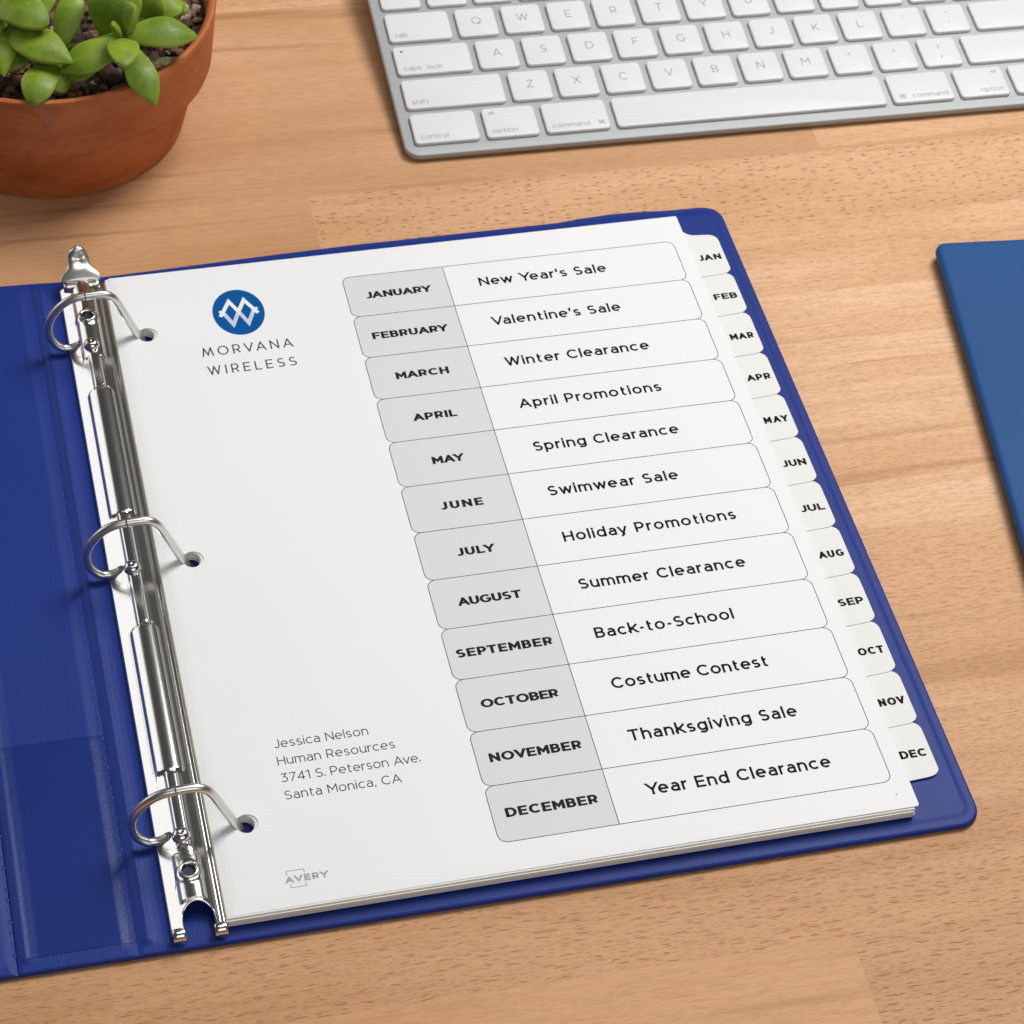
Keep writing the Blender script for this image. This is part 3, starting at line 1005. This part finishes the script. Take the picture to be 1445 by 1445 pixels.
# lever at the head of the mechanism
ol = [(0, 7.3), (1.5, 7.25), (2.6, 7.0), (3.6, 6.0), (4.6, 4.9), (5.8, 4.4), (7.5, 4.15), (9.2, 3.9), (10.8, 3.4), (12.0, 2.5), (12.8, 1.3), (13.1, .15)]
rows = []
for s_, hw in ol:
    row = []
    for j in range(-8, 9):
        u = j / 8
        x = -9.4 + hw * u
        bulge = -1.7 * abs(u) ** 2.4 * min(1, .35 + s_ / 9)
        dim = -1.3 * math.exp(-((s_ - 7.6) / 2.2) ** 2 - (hw * u / 2.2) ** 2)
        kink = 1.2 * math.exp(-((s_ - 11.3) / 1.2) ** 2)
        ang = math.radians(40)
        y = 277.6 + s_ * math.cos(ang) - (bulge + dim + kink) * math.sin(ang)
        z = 9.4 + s_ * math.sin(ang) + (bulge + dim + kink) * math.cos(ang)
        row.append((x * MM, y * MM, z * MM))
    rows.append(row)
lev = MB().grid(rows).build('lever', M['satin'], mech, 75)
s2 = lev.modifiers.new('sheet_thickness', 'SOLIDIFY')
s2.thickness, s2.offset = 0.0010, -1
sb = lev.modifiers.new('round', 'SUBSURF')
sb.levels = sb.render_levels = 2
mb = MB()
mb.box(-16.0 * MM, 275.6 * MM, 4.0 * MM, -2.9 * MM, 279.8 * MM, 9.0 * MM)
o = mb.build('lever_hinge', M['chrome'], mech)
bv = o.modifiers.new('bevel', 'BEVEL')
bv.width, bv.segments = 0.0012, 3

# ================================================================== DIVIDERS WITH TABS
I = 25.4
MON = ['JANUARY', 'FEBRUARY', 'MARCH', 'APRIL', 'MAY', 'JUNE', 'JULY', 'AUGUST', 'SEPTEMBER', 'OCTOBER', 'NOVEMBER', 'DECEMBER']
HOLX = 10.3
holes = [[(a * MM, b * MM) for a, b in circle(HOLX, y, 3.45)] for y in RY]


def scl(p):
    return [(a * MM, b * MM) for a, b in p]


for k, mn in enumerate(MON):
    z = 6.92 - 0.305 * k
    dx, dy = -0.9 + 0.35 * math.sin(k * 2.3), -0.9 + 0.35 * math.sin(k * 1.7 + 1)
    ab = mn[:3]
    t1 = 268.0 - 21.2 * k
    t0 = 245.8 - 21.2 * k - 0.1
    place = ('topmost of the stack' if k == 0 else 'lowest of the stack' if k == 11 else
             'between the %s and %s tabs' % (MON[k - 1][:3], MON[k + 1][:3]))
    dv = empty('tab_divider', (0.108, 0.14, z * MM), 'white divider sheet with a side tab reading %s, %s' % (ab, place),
               'tab divider', 'month dividers stacked in the binder')
    hs = [[(a + dx * MM, b) for a, b in h] for h in holes]
    sh = slab(scl([(dx, dy), (215.0 + dx, dy), (215.0 + dx, 279.4 + dy), (dx, 279.4 + dy)]), hs, z * MM, (z + .30) * MM)
    sh.build('sheet', M['stack'], dv)
    xe = 228.3
    x0 = 215.0 + dx
    ol = [(x0, t0 - .6), (224.0, t0)]
    ol += [(224.2 + (xe - 224.2) * math.sin(math.radians(a)), t0 + .05 + 2.9 * (1 - math.cos(math.radians(a)))) for a in (20, 40, 60, 78, 90)]
    ol += [(xe - .05, t1 - 4.2)] + [(224.6 + (xe - .05 - 224.6) * math.cos(math.radians(a)), t1 - 4.0 + 3.6 * math.sin(math.radians(a))) for a in (12, 30, 50, 70, 90)]
    ol += [(220.0, t1 + .05), (218.4, t1 + .5), (217.2, t1 + 1.3), (216.4, t1 + 2.3), (x0 + .4, t1 + 3.6), (x0, t1 + 3.6)]
    tb = slab(scl(ol), [], z * MM, (z + .302) * MM).build('tab', M['tab'], dv)
    xs_ = (8.95 / 3.1 - 3 * .225 * 1.28 - 2 * .13) / sum(GL[c][0] for c in ab)
    text_mesh(ab, 3.1 * MM, .225, con=1.28, xs=min(1.1, xs_), fit=8.95 * MM, align='c', ox=222.2 * MM, oy=(254.25 - 21.2 * k - .5) * MM,
              z=(z + .32) * MM).build('lettering', M['ink'], tb, fix=False)

# ================================================================== CONTENTS PAGE
HP = 7.6
page = empty('contents_page', (0.108, 0.14, HP * MM),
             'white printed contents page listing twelve monthly sales on top of the binder rings', 'printed page')


def curl(x, y):
    return -0.00045 * max(0, 1 - x / 0.004) ** 2


gp = [(0.0015 * i, 0.2794 * j / 60) for i in (1, 2, 3) for j in range(1, 60)]
gp = [p for p in gp if not any(math.hypot(p[0] - HOLX * MM, p[1] - y * MM) < .0042 for y in RY)]
pts = rrect(0, 0, .2159, .2794, .0008, 0, 3)
slab([(a, b) for a, b, c in pts], holes, (HP - .17) * MM, HP * MM, curl, gp).build('sheet', M['paper'], page)

yt, rp = 10.464 * I, .83753 * I
TX0, TX1, TX2 = 84.0, 121.83, 210.6
rad = 3.0
cells, lines = MB(), MB()
LW = .235


def polyline(mb, pts, w, z):
    for q in stroke_quads(pts, w):
        mb.add([(a * MM, b * MM, z * MM) for a, b in q], [(0, 1, 2, 3)])


ENTRY = ["New Year's Sale", "Valentine's Sale", 'Winter Clearance', 'April Promotions', 'Spring Clearance', 'Swimwear Sale',
         'Holiday Promotions', 'Summer Clearance', 'Back-to-School', 'Costume Contest', 'Thanksgiving Sale', 'Year End Clearance']
EW = [48.4, 48.3, 53.3, 52.0, 52.4, 46.2, 60.7, 57.7, 47.2, 52.6, 55.7, 60.1]
MW = [24.6, 27.7, 19.2, 15.6, 11.2, 15.0, 13.2, 21.4, 32.0, 25.4, 29.7, 29.3]
for k in range(12):
    y1, y0 = yt - rp * k, yt - rp * (k + 1)
    lft = [(TX1, y1)] + [(TX0 + rad - rad * math.sin(t), y1 - rad + rad * math.cos(t)) for t in [PI / 2 * i / 8 for i in range(9)]] \
        + [(TX0 + rad - rad * math.cos(t), y0 + rad - rad * math.sin(t)) for t in [PI / 2 * i / 8 for i in range(9)]] + [(TX1, y0)]
    rgt = [(TX1, y1)] + [(TX2 - rad + rad * math.sin(t), y1 - rad + rad * math.cos(t)) for t in [PI / 2 * i / 8 for i in range(9)]] \
        + [(TX2 - rad + rad * math.cos(t), y0 + rad - rad * math.sin(t)) for t in [PI / 2 * i / 8 for i in range(9)]] + [(TX1, y0)]
    cell = MB().add([(a * MM, b * MM, (HP + .008) * MM) for a, b in lft], [tuple(range(len(lft)))]).build('month_cell', M['grey'], page)
    g = MB()
    polyline(g, lft, LW, HP + .016)
    polyline(g, rgt, LW, HP + .019)
    polyline(g, [(TX1, y0), (TX1, y1)], LW, HP + .022)
    g.build('table_lines', M['line'], page, fix=False)
    yc = (y0 + y1) / 2
    text_mesh(MON[k], 3.45 * MM, .212, con=1.45, xs=.96, fit=MW[k] * MM, align='c', ox=103.0 * MM, oy=(yc - 1.75) * MM, z=(HP + .03) * MM
              ).build('month_name', M['ink_warm'], page, fix=False)
    text_mesh(ENTRY[k], 4.5 * MM, .172, xs=.92, fit=EW[k] * MM, ox=133.4 * MM, oy=(yc - 1.75) * MM, z=(HP + .03) * MM, space=.30
              ).build('entry_text', M['ink'], page, fix=False)
for i, (s, w) in enumerate((('Jessica Nelson', 29.8), ('Human Resources', 37.0), ('3741 S. Peterson Ave.', 43.7), ('Santa Monica, CA', 36.4))):
    text_mesh(s, 3.35 * MM, .102, xs=.93, fit=w * MM, ox=23.3 * MM, oy=(58.15 - 6.62 * i) * MM, z=(HP + .03) * MM, space=.28
              ).build('address_line', M['ink_grey'], page, fix=False)
text_mesh('\u039cORVANA', 4.55 * MM, .118, xs=.80, fit=32.6 * MM, ox=27.9 * MM, oy=233.2 * MM, z=(HP + .03) * MM).build('company_name', M['ink_grey'], page, fix=False)
text_mesh('WIRELESS', 4.45 * MM, .118, xs=.80, fit=31.6 * MM, ox=28.6 * MM, oy=223.75 * MM, z=(HP + .03) * MM).build('company_name', M['ink_grey'], page, fix=False)
# round emblem: two interlocked diamonds
lg = MB().add([(a * MM, b * MM, (HP + .010) * MM) for a, b in circle(44.05, 254.0, 9.35, 11.85, 64)], [tuple(range(64))]).build('logo_badge', M['logo_blue'], page)
CL = [(37.7, 255.7), (41.25, 260.6), (44.1, 254.4), (46.9, 260.7), (50.4, 253.6), (46.75, 247.3), (44.1, 254.4), (41.2, 247.4)]


def emb(pts, mat, z, w=1.45):
    mb = MB()
    polyline(mb, pts, w, z)
    return mb.build('logo_emblem', mat, page, fix=False)


Lf, Rt, Cn = (38.6, 254.1), (49.6, 254.1), (44.1, 254.3)
emb([(38.6, 254.3), (41.3, 247.9), Cn], M['logo_pale'], HP + .016)
emb([Cn, (46.8, 247.9), (49.6, 254.3)], M['logo_pale'], HP + .019)
emb([(37.3, 252.6), (41.35, 260.0), Cn, (46.85, 260.0), (50.9, 252.6)], M['logo_white'], HP + .024)
emb([(37.2, 255.4), (39.0, 253.6)], M['logo_white'], HP + .027, 1.0)
emb([(51.0, 255.4), (49.2, 253.6)], M['logo_white'], HP + .027, 1.0)
# maker's mark in pale grey at the foot of the page
text_mesh('AVERY', 2.35 * MM, .25, xs=1.0, fit=13.0 * MM, ox=18.1 * MM, oy=8.15 * MM, z=(HP + .03) * MM).build('maker_mark', M['mark'], page, fix=False)
g = MB()
polyline(g, [(18.9, 11.0), (18.9, 12.4), (24.2, 12.4), (24.2, 11.0)], .28, HP + .016)
polyline(g, [(19.4, 7.7), (19.4, 6.4), (24.0, 6.4), (24.0, 7.7)], .28, HP + .019)
g.build('maker_mark', M['mark'], page, fix=False)
MB().add([(a * MM, b * MM, (HP + .02) * MM) for a, b in circle(210.1, 5.4, .22, n=12)], [tuple(range(12))]).build('printed_dot', M['line'], page)

# ================================================================== KEYBOARD
TILT = 5.42
KB = empty('keyboard', (0.12288, 0.3343, 0.0), 'silver aluminium computer keyboard with white square keys at the top of the desk', 'keyboard',
           rot=(math.radians(TILT), 0, math.radians(-1.376)))
KB.scale = (1.0066, 1.0066, 1.0066)
U = 19.05
KX0, KY0 = 4.3, 5.0
CW, CD = KX0 * 2 + 14.5 * U - 3.0, KY0 + 5 * U + 16
zt = 3.5
def ro(ins, z, r=6.0):
    return [(a * MM, b * MM, c * MM) for a, b, c in rrect(ins, ins, CW - ins, CD - ins, r - ins, z, 10)]


MB().loops([ro(.9, 1.0), ro(.2, 1.15), ro(0, 1.5), ro(0, 2.9), ro(.12, 3.2), ro(.35, 3.42), ro(.7, zt)], True, True).build('case', M['alu'], KB, 45, local=True)
# pale base and rear support fill the wedge between case and desk
MB().add([(a * MM, b * MM, c * MM) for a, b, c in [(6, 5, .9), (CW - 6, 5, .9), (CW - 6, CD - 4, .9), (6, CD - 4, .9),
          (6, 5, -.25), (CW - 6, 5, -.25), (CW - 6, CD - 4, -(CD - 4) * math.tan(math.radians(TILT)) + .1), (6, CD - 4, -(CD - 4) * math.tan(math.radians(TILT)) + .1)]],
         [(0, 1, 2, 3), (7, 6, 5, 4), (0, 4, 5, 1), (1, 5, 6, 2), (2, 6, 7, 3), (3, 7, 4, 0)]).build('base', M['acrylic'], KB, local=True)
rowsdef = [
    (0, [('control', 1.5), ('option', 1.25), ('command', 1.5), ('', 6.0), ('rcommand', 1.5), ('roption', 1.25), ('control', 1.5)]),
    (1, [('shift', 2.25)] + [(c, 1) for c in 'ZXCVBNM'] + [('<,', 1), ('>.', 1), ('?/', 1), ('', 2.25)]),
    (2, [('caps lock', 1.75)] + [(c, 1) for c in 'ASDFGHJKL'] + [(':;', 1), ('"\'', 1), ('', 1.75)]),
    (3, [('tab', 1.5)] + [(c, 1) for c in 'QWERTYUIOP'] + [('[', 1), (']', 1), ('\\', 1)]),
    (4, [('`', 1), ('1', 1), ('2', 1), ('3', 1), ('4', 1)] + [('', 1)] * 8 + [('', 1.5)]),
]
cache = {}
GAP = 2.95


def key_meshes(w):
    if w in cache:
        return cache[w]
    W, D = w * U - GAP, U - GAP

    def lp(i, z, r=1.7):
        return [(a * MM, b * MM, c * MM) for a, b, c in rrect(i, i, W - i, D - i, r - min(i, .9) * .7, z, 6)]
    cap = MB().loops([lp(0, .08), lp(0, 1.02), lp(.10, 1.27), lp(.32, 1.45), lp(.6, 1.52)], True, True).mesh('keycap', M['key'], 40)
    wl = MB().loops([lp(-.2, .012, 1.9), lp(-.2, .03, 1.9)], True, False).mesh('key_gap_shade', M['gap_shade'])  # dark sheet laid on the case, paints the shade around the key
    cache[w] = (cap, wl)
    return cache[w]


def leg(txt, s, cap, wgt, x, y, align='l', xs=1.0, gap=.15):
    text_mesh(txt, cap * MM, wgt, xs=xs, gap=gap, align=align, ox=x * MM, oy=y * MM, z=1.545 * MM).build('legend', M['legend'], s, local=True, fix=False)


for r, keys in rowsdef:
    u = 0
    for nm, w in keys:
        cap, wl = key_meshes(w)
        W, D = w * U - GAP, U - GAP
        k_ = link('key', cap, KB, True)
        k_.location = ((KX0 + u * U) * MM, (KY0 + r * U) * MM, zt * MM)
        wo = link('key_gap_shade', wl, k_, True)
        if nm in ('control', 'shift', 'tab', 'caps lock', 'option', 'command') and u < 6:
            leg(nm.split()[0], k_, 2.35, .10, 2.6, 2.3, gap=.16)
            if nm == 'caps lock':
                leg('lock', k_, 2.35, .10, 12.0, 2.3, gap=.16)
                MB().add([(a * MM, b * MM, 1.545 * MM) for a, b in circle(3.4, 13.0, .55, n=14)], [tuple(range(14))]).build('indicator_light', M['led'], k_, local=True)
            if nm == 'option':
                leg('alt', k_, 1.7, .11, 2.6, 12.4, gap=.13)
            if nm == 'command':
                leg('\u2318', k_, 2.6, .08, W - 4.6, 2.2)
        elif nm in ('rcommand', 'roption', 'control'):
            leg(nm.lstrip('r') if nm != 'control' else nm, k_, 2.35, .10, W - 2.2, 2.3, 'r', gap=.16)
            if nm == 'rcommand':
                leg('\u2318', k_, 2.6, .08, 2.8, 2.2)
            if nm == 'roption':
                leg('alt', k_, 1.7, .11, W - 2.2, 12.4, 'r', gap=.13)
        elif len(nm) == 2:
            leg(nm[0], k_, 2.2, .11, W / 2, 9.6, 'c')
            leg(nm[1], k_, 2.2, .12, W / 2, 4.0, 'c')
        elif nm and r != 4:
            leg(nm, k_, 4.1, .085, W / 2, 6.6, 'c', xs=.9)
        elif nm:
            leg(nm, k_, 2.6, .10, W / 2, 3.4, 'c')
        u += w

# ================================================================== BLUE NOTEBOOK
NB = empty('notebook', (0.36, 0.17, 0), 'closed blue cloth covered notebook lying at the right edge of the photo', 'notebook')
tl = Vector((310.4, 250.0))
d1 = Vector((math.cos(math.radians(-5.2)), math.sin(math.radians(-5.2))))
d2 = Vector((-math.sin(math.radians(8.3)), -math.cos(math.radians(8.3))))
q = [tl + d2 * 215, tl + d2 * 215 + d1 * 150, tl + d1 * 150, tl]


def inset_loop(i, z, r):
    """Rounded outline of the cover, moved in by i."""
    c = sum(q, Vector((0, 0))) / 4
    out = []
    n = len(q)
    for k in range(n):
        p0, p1, p2 = q[k - 1], q[k], q[(k + 1) % n]
        a, b = (p0 - p1).normalized(), (p2 - p1).normalized()
        for t in range(7):
            ang = t / 6
            # quadratic blend round the corner
            s, e = p1 + a * r, p1 + b * r
            pt = s * (1 - ang) ** 2 + p1 * 2 * ang * (1 - ang) + e * ang ** 2
            dirc = (a + b).normalized()
            na = Vector((-a.y, a.x))
            if na.dot(c - p1) < 0:
                na = -na
            nb = Vector((-b.y, b.x))
            if nb.dot(c - p1) < 0:
                nb = -nb
            nn = (na * (1 - ang) + nb * ang)
            pt = pt + nn.normalized() * i
            out.append((pt.x * MM, pt.y * MM, z * MM))
    return out


MB().loops([inset_loop(5.4, .15, 4.5), inset_loop(5.0, .5, 4.5), inset_loop(5.0, 1.2, 4.5), inset_loop(5.3, 1.6, 4.5)], True, True).build('lower_cover', M['cloth'], NB, 45)
MB().loops([inset_loop(5.5, 1.6, 4.5), inset_loop(5.5, 3.6, 4.5)], True, True).build('page_block', M['stack'], NB, 45)
MB().loops([inset_loop(1.2, 3.2, 4.5), inset_loop(.5, 3.35, 4.5), inset_loop(.1, 3.8, 4.5), inset_loop(0, 4.5, 4.5), inset_loop(0.1, 5.6, 4.5), inset_loop(.4, 6.4, 4.5), inset_loop(.9, 6.9, 4.5), inset_loop(1.6, 7.15, 4.5),
            inset_loop(2.4, 7.2, 4.5), inset_loop(2.6, 7.201, 4.5)], True, True).build('upper_cover', M['cloth'], NB, 60)

# ================================================================== POT, GRAVEL, SUCCULENT
PC = (-0.0074, 0.3842, 0.0)
pot = empty('flower_pot', PC, 'round squat terracotta flower pot standing on the desk beside the keyboard', 'flower pot')
body = [(.02, .05), (49.2, .05), (50.2, .6), (50.6, 2), (54.0, 16), (55.6, 27), (56.4, 31), (56.2, 34)]
MB().lathe([(a * MM, b * MM) for a, b in body], PC, 128).build('pot_body', M['pot'], pot, 40)
rim = [(56.3, 30.6), (60.4, 29.5), (61.4, 30.0), (61.8, 31.2), (63.8, 53.5), (64.1, 55.6), (63.7, 56.7), (62.8, 57.1), (61.6, 56.7), (60.8, 55.5), (59.2, 44), (56.5, 34)]
MB().lathe([(a * MM, b * MM) for a, b in rim], PC, 128).build('pot_rim', M['pot'], pot, 40)
# gravelly soil
rows = []
for i in range(26):
    r = 60.0 * i / 25
    rows.append([])
    for j in range(90):
        t = 2 * PI * j / 90
        x, y = r * math.cos(t), r * math.sin(t)
        z = 47.5 + 1.8 * noise.noise((x * .16, y * .16, 0)) + 1.0 * noise.noise((x * .5, y * .5, 4))
        rows[-1].append((PC[0] + x * MM, PC[1] + y * MM, z * MM))
mb = MB().grid(rows, True)
ico = bmesh.new()
bmesh.ops.create_icosphere(ico, subdivisions=2, radius=1)
iv = [v.co.copy() for v in ico.verts]
ifc = [tuple(v.index for v in f.verts) for f in ico.faces]
ico.free()
rg = random.Random(3)
stone = [(0.045, 0.026, 0.016)] * len(mb.v)
for _ in range(1150):
    a, r = rg.uniform(0, 2 * PI), 58 * math.sqrt(rg.random())
    x, y = r * math.cos(a), r * math.sin(a)
    if y > 60:
        continue
    s = rg.uniform(.9, 2.2) if rg.random() < .8 else rg.uniform(2.2, 3.8)
    if r + s > 59:
        continue
    sq = Vector((rg.uniform(.7, 1.2), rg.uniform(.7, 1.2), rg.uniform(.5, .9)))
    of = Vector((rg.random() * 50, rg.random() * 50, 0))
    rm = Matrix.Rotation(rg.uniform(0, 6), 3, 'Z') @ Matrix.Rotation(rg.uniform(-.5, .5), 3, 'X')
    vs = []
    for v in iv:
        k = 1 + .35 * noise.noise(v * 1.1 + of) + .15 * noise.noise(v * 2.7 + of)
        p = rm @ Vector((v.x * sq.x, v.y * sq.y, v.z * sq.z)) * s * k
        vs.append((PC[0] + (x + p.x) * MM, PC[1] + (y + p.y) * MM, (48.5 + s * .35 + p.z) * MM))
    mb.add(vs, ifc)
    kk = rg.random()
    cc = (0.36, 0.28, 0.21) if kk > .93 else (0.05, 0.028, 0.017) if kk < .35 else (rg.uniform(.12, .21), rg.uniform(.065, .105), rg.uniform(.038, .060))
    stone += [cc] * len(vs)
soil = mb.build('potting_gravel', M['soil'], None, 35)
sa = soil.data.attributes.new('stone', 'FLOAT_COLOR', 'POINT')
for i, c in enumerate(stone):
    sa.data[i].color = c + (1,)
tag(soil, 'brown gravelly potting soil filling the terracotta pot', 'soil', kind='stuff')

plant = empty('succulent_plant', (-0.0074, 0.366, 0.048), 'green succulent with plump pointed leaves growing in the terracotta pot', 'succulent')
LEAVES = [
 ((18.4, 341.3, 68.0), (44.3, 339.7, 66.0), 13, 0),
 ((19.0, 334.6, 66.0), (24.6, 313.2, 57.0), 11.5, 0),
 ((14.4, 338.1, 67.0), (-7.8, 331.8, 62.0), 13, 0),
 ((16.1, 340.0, 66.0), (14.0, 312.3, 78.0), 11.5, 1),
 ((14.9, 336.5, 72.0), (12.3, 332.9, 80.0), 5.5, 0),
 ((19.6, 344.6, 66.0), (20.8, 339.1, 82.0), 10.5, 1),
 ((13.7, 350.9, 60.0), (17.8, 361.0, 80.0), 20, 1),
 ((28.8, 358.0, 62.0), (40.8, 367.4, 66.0), 13, 0),
 ((39.9, 366.5, 57.0), (44.5, 366.2, 60.0), 6, 0),
 ((-5.2, 338.8, 54.0), (5.5, 337.9, 55.0), 7, 0),
 ((-23.7, 353.5, 66.0), (-2.3, 331.1, 66.0), 14.5, 0),
 ((-28.4, 358.1, 72.0), (-9.6, 341.9, 76.0), 14, 1),
 ((-27.6, 355.8, 66.0), (-27.2, 334.4, 60.0), 12, 0),
 ((-8.4, 339.5, 59.0), (-19.3, 320.2, 58.0), 12.5, 1),
 ((-14.0, 339.0, 60.0), (-5.7, 327.6, 56.0), 10, 1),
 ((-5.0, 352.0, 58.0), (4.4, 368.8, 72.0), 10.5, 0),
 ((-18.5, 349.7, 60.0), (-26.8, 339.4, 58.0), 13, 0),
 ((-11.3, 359.4, 66.0), (-5.1, 370.2, 72.0), 9, 0),
 ((-32.4, 365.2, 70.0), (-30.9, 342.9, 66.0), 14, 0),
 ((27.1, 359.2, 60.0), (32.3, 361.1, 74.0), 11, 0),
]
for li, (B, T, w, blunt) in enumerate(LEAVES):
    B, T = Vector(B), Vector(T)
    ax = T - B
    L = ax.length
    ax.normalize()
    up = Vector((0, -.35, 1))
    side = ax.cross(up).normalized()
    up = side.cross(ax).normalized()
    n, rows, tips = 18, [], []
    for i in range(n + 1):
        s = i / n
        if blunt:
            prof = (.42 + .58 * math.sin(min(1, s / .62) * PI / 2)) if s < .62 else math.cos((s - .62) / .38 * PI / 2) ** .62
        else:
            prof = (.46 + .54 * math.sin(min(1, s / .52) * PI / 2)) if s < .52 else math.cos((s - .52) / .48 * PI / 2) ** 1.0
        prof = max(prof, .012)
        c = B + ax * (L * s) + up * (L * .09 * math.sin(PI * s) - L * .02 * s) + side * (w * .10 * math.sin(PI * s) * math.sin(li * 2.1))
        row = []
        for j in range(20):
            t = 2 * PI * j / 20
            hx = math.cos(t) * w / 2 * prof
            hz = math.sin(t)
            th = (w * .20 if hz > 0 else w * .34) * prof ** .8
            if hz > 0:
                hz *= 1 - .45 * math.cos(t) ** 2
            row.append((c + side * hx + up * (hz * th + .06 * w * abs(math.cos(t)) ** 3 * prof)) * MM)
        rows.append(row)
    mb = MB().loops(rows, True, True)
    o = mb.build('leaf', M['leaf'], plant, 80)
    at = o.data.attributes.new('tip', 'FLOAT_COLOR', 'POINT')
    for i in range(len(o.data.vertices)):
        s, t = (i // 20) / n, 2 * PI * (i % 20) / 20
        edge = abs(math.cos(t)) ** 6 * .8
        at.data[i].color = (sstep(.93, 1.0, s), max(edge, .7 * sstep(.4, 0, s)), 0, 1)
for pts in ([(-5, 362, 46), (4, 352, 56), (14, 343, 66)], [(-20, 366, 46), (-24, 360, 58), (-27, 357, 70)], [(10, 372, 46), (24, 362, 54), (28, 358, 62)],
            [(-12, 356, 46), (-13, 347, 54), (-14, 340, 59)], [(0, 356, 46), (4, 348, 54), (14, 349, 62)], [(30, 372, 46), (36, 368, 54), (40, 366, 57)],
            [(-3, 346, 46), (-5, 341, 51), (-5.5, 339, 54)], [(-8, 366, 46), (-10, 361, 58), (-11.3, 359.6, 66)], [(-30, 372, 46), (-33, 368, 60), (-33, 365, 70)]):
    MB().tube([Vector(p) * MM for p in pts], [2.6 * MM, 2.4 * MM, 2.2 * MM], 12).build('stem', M['leaf'], plant, 60)
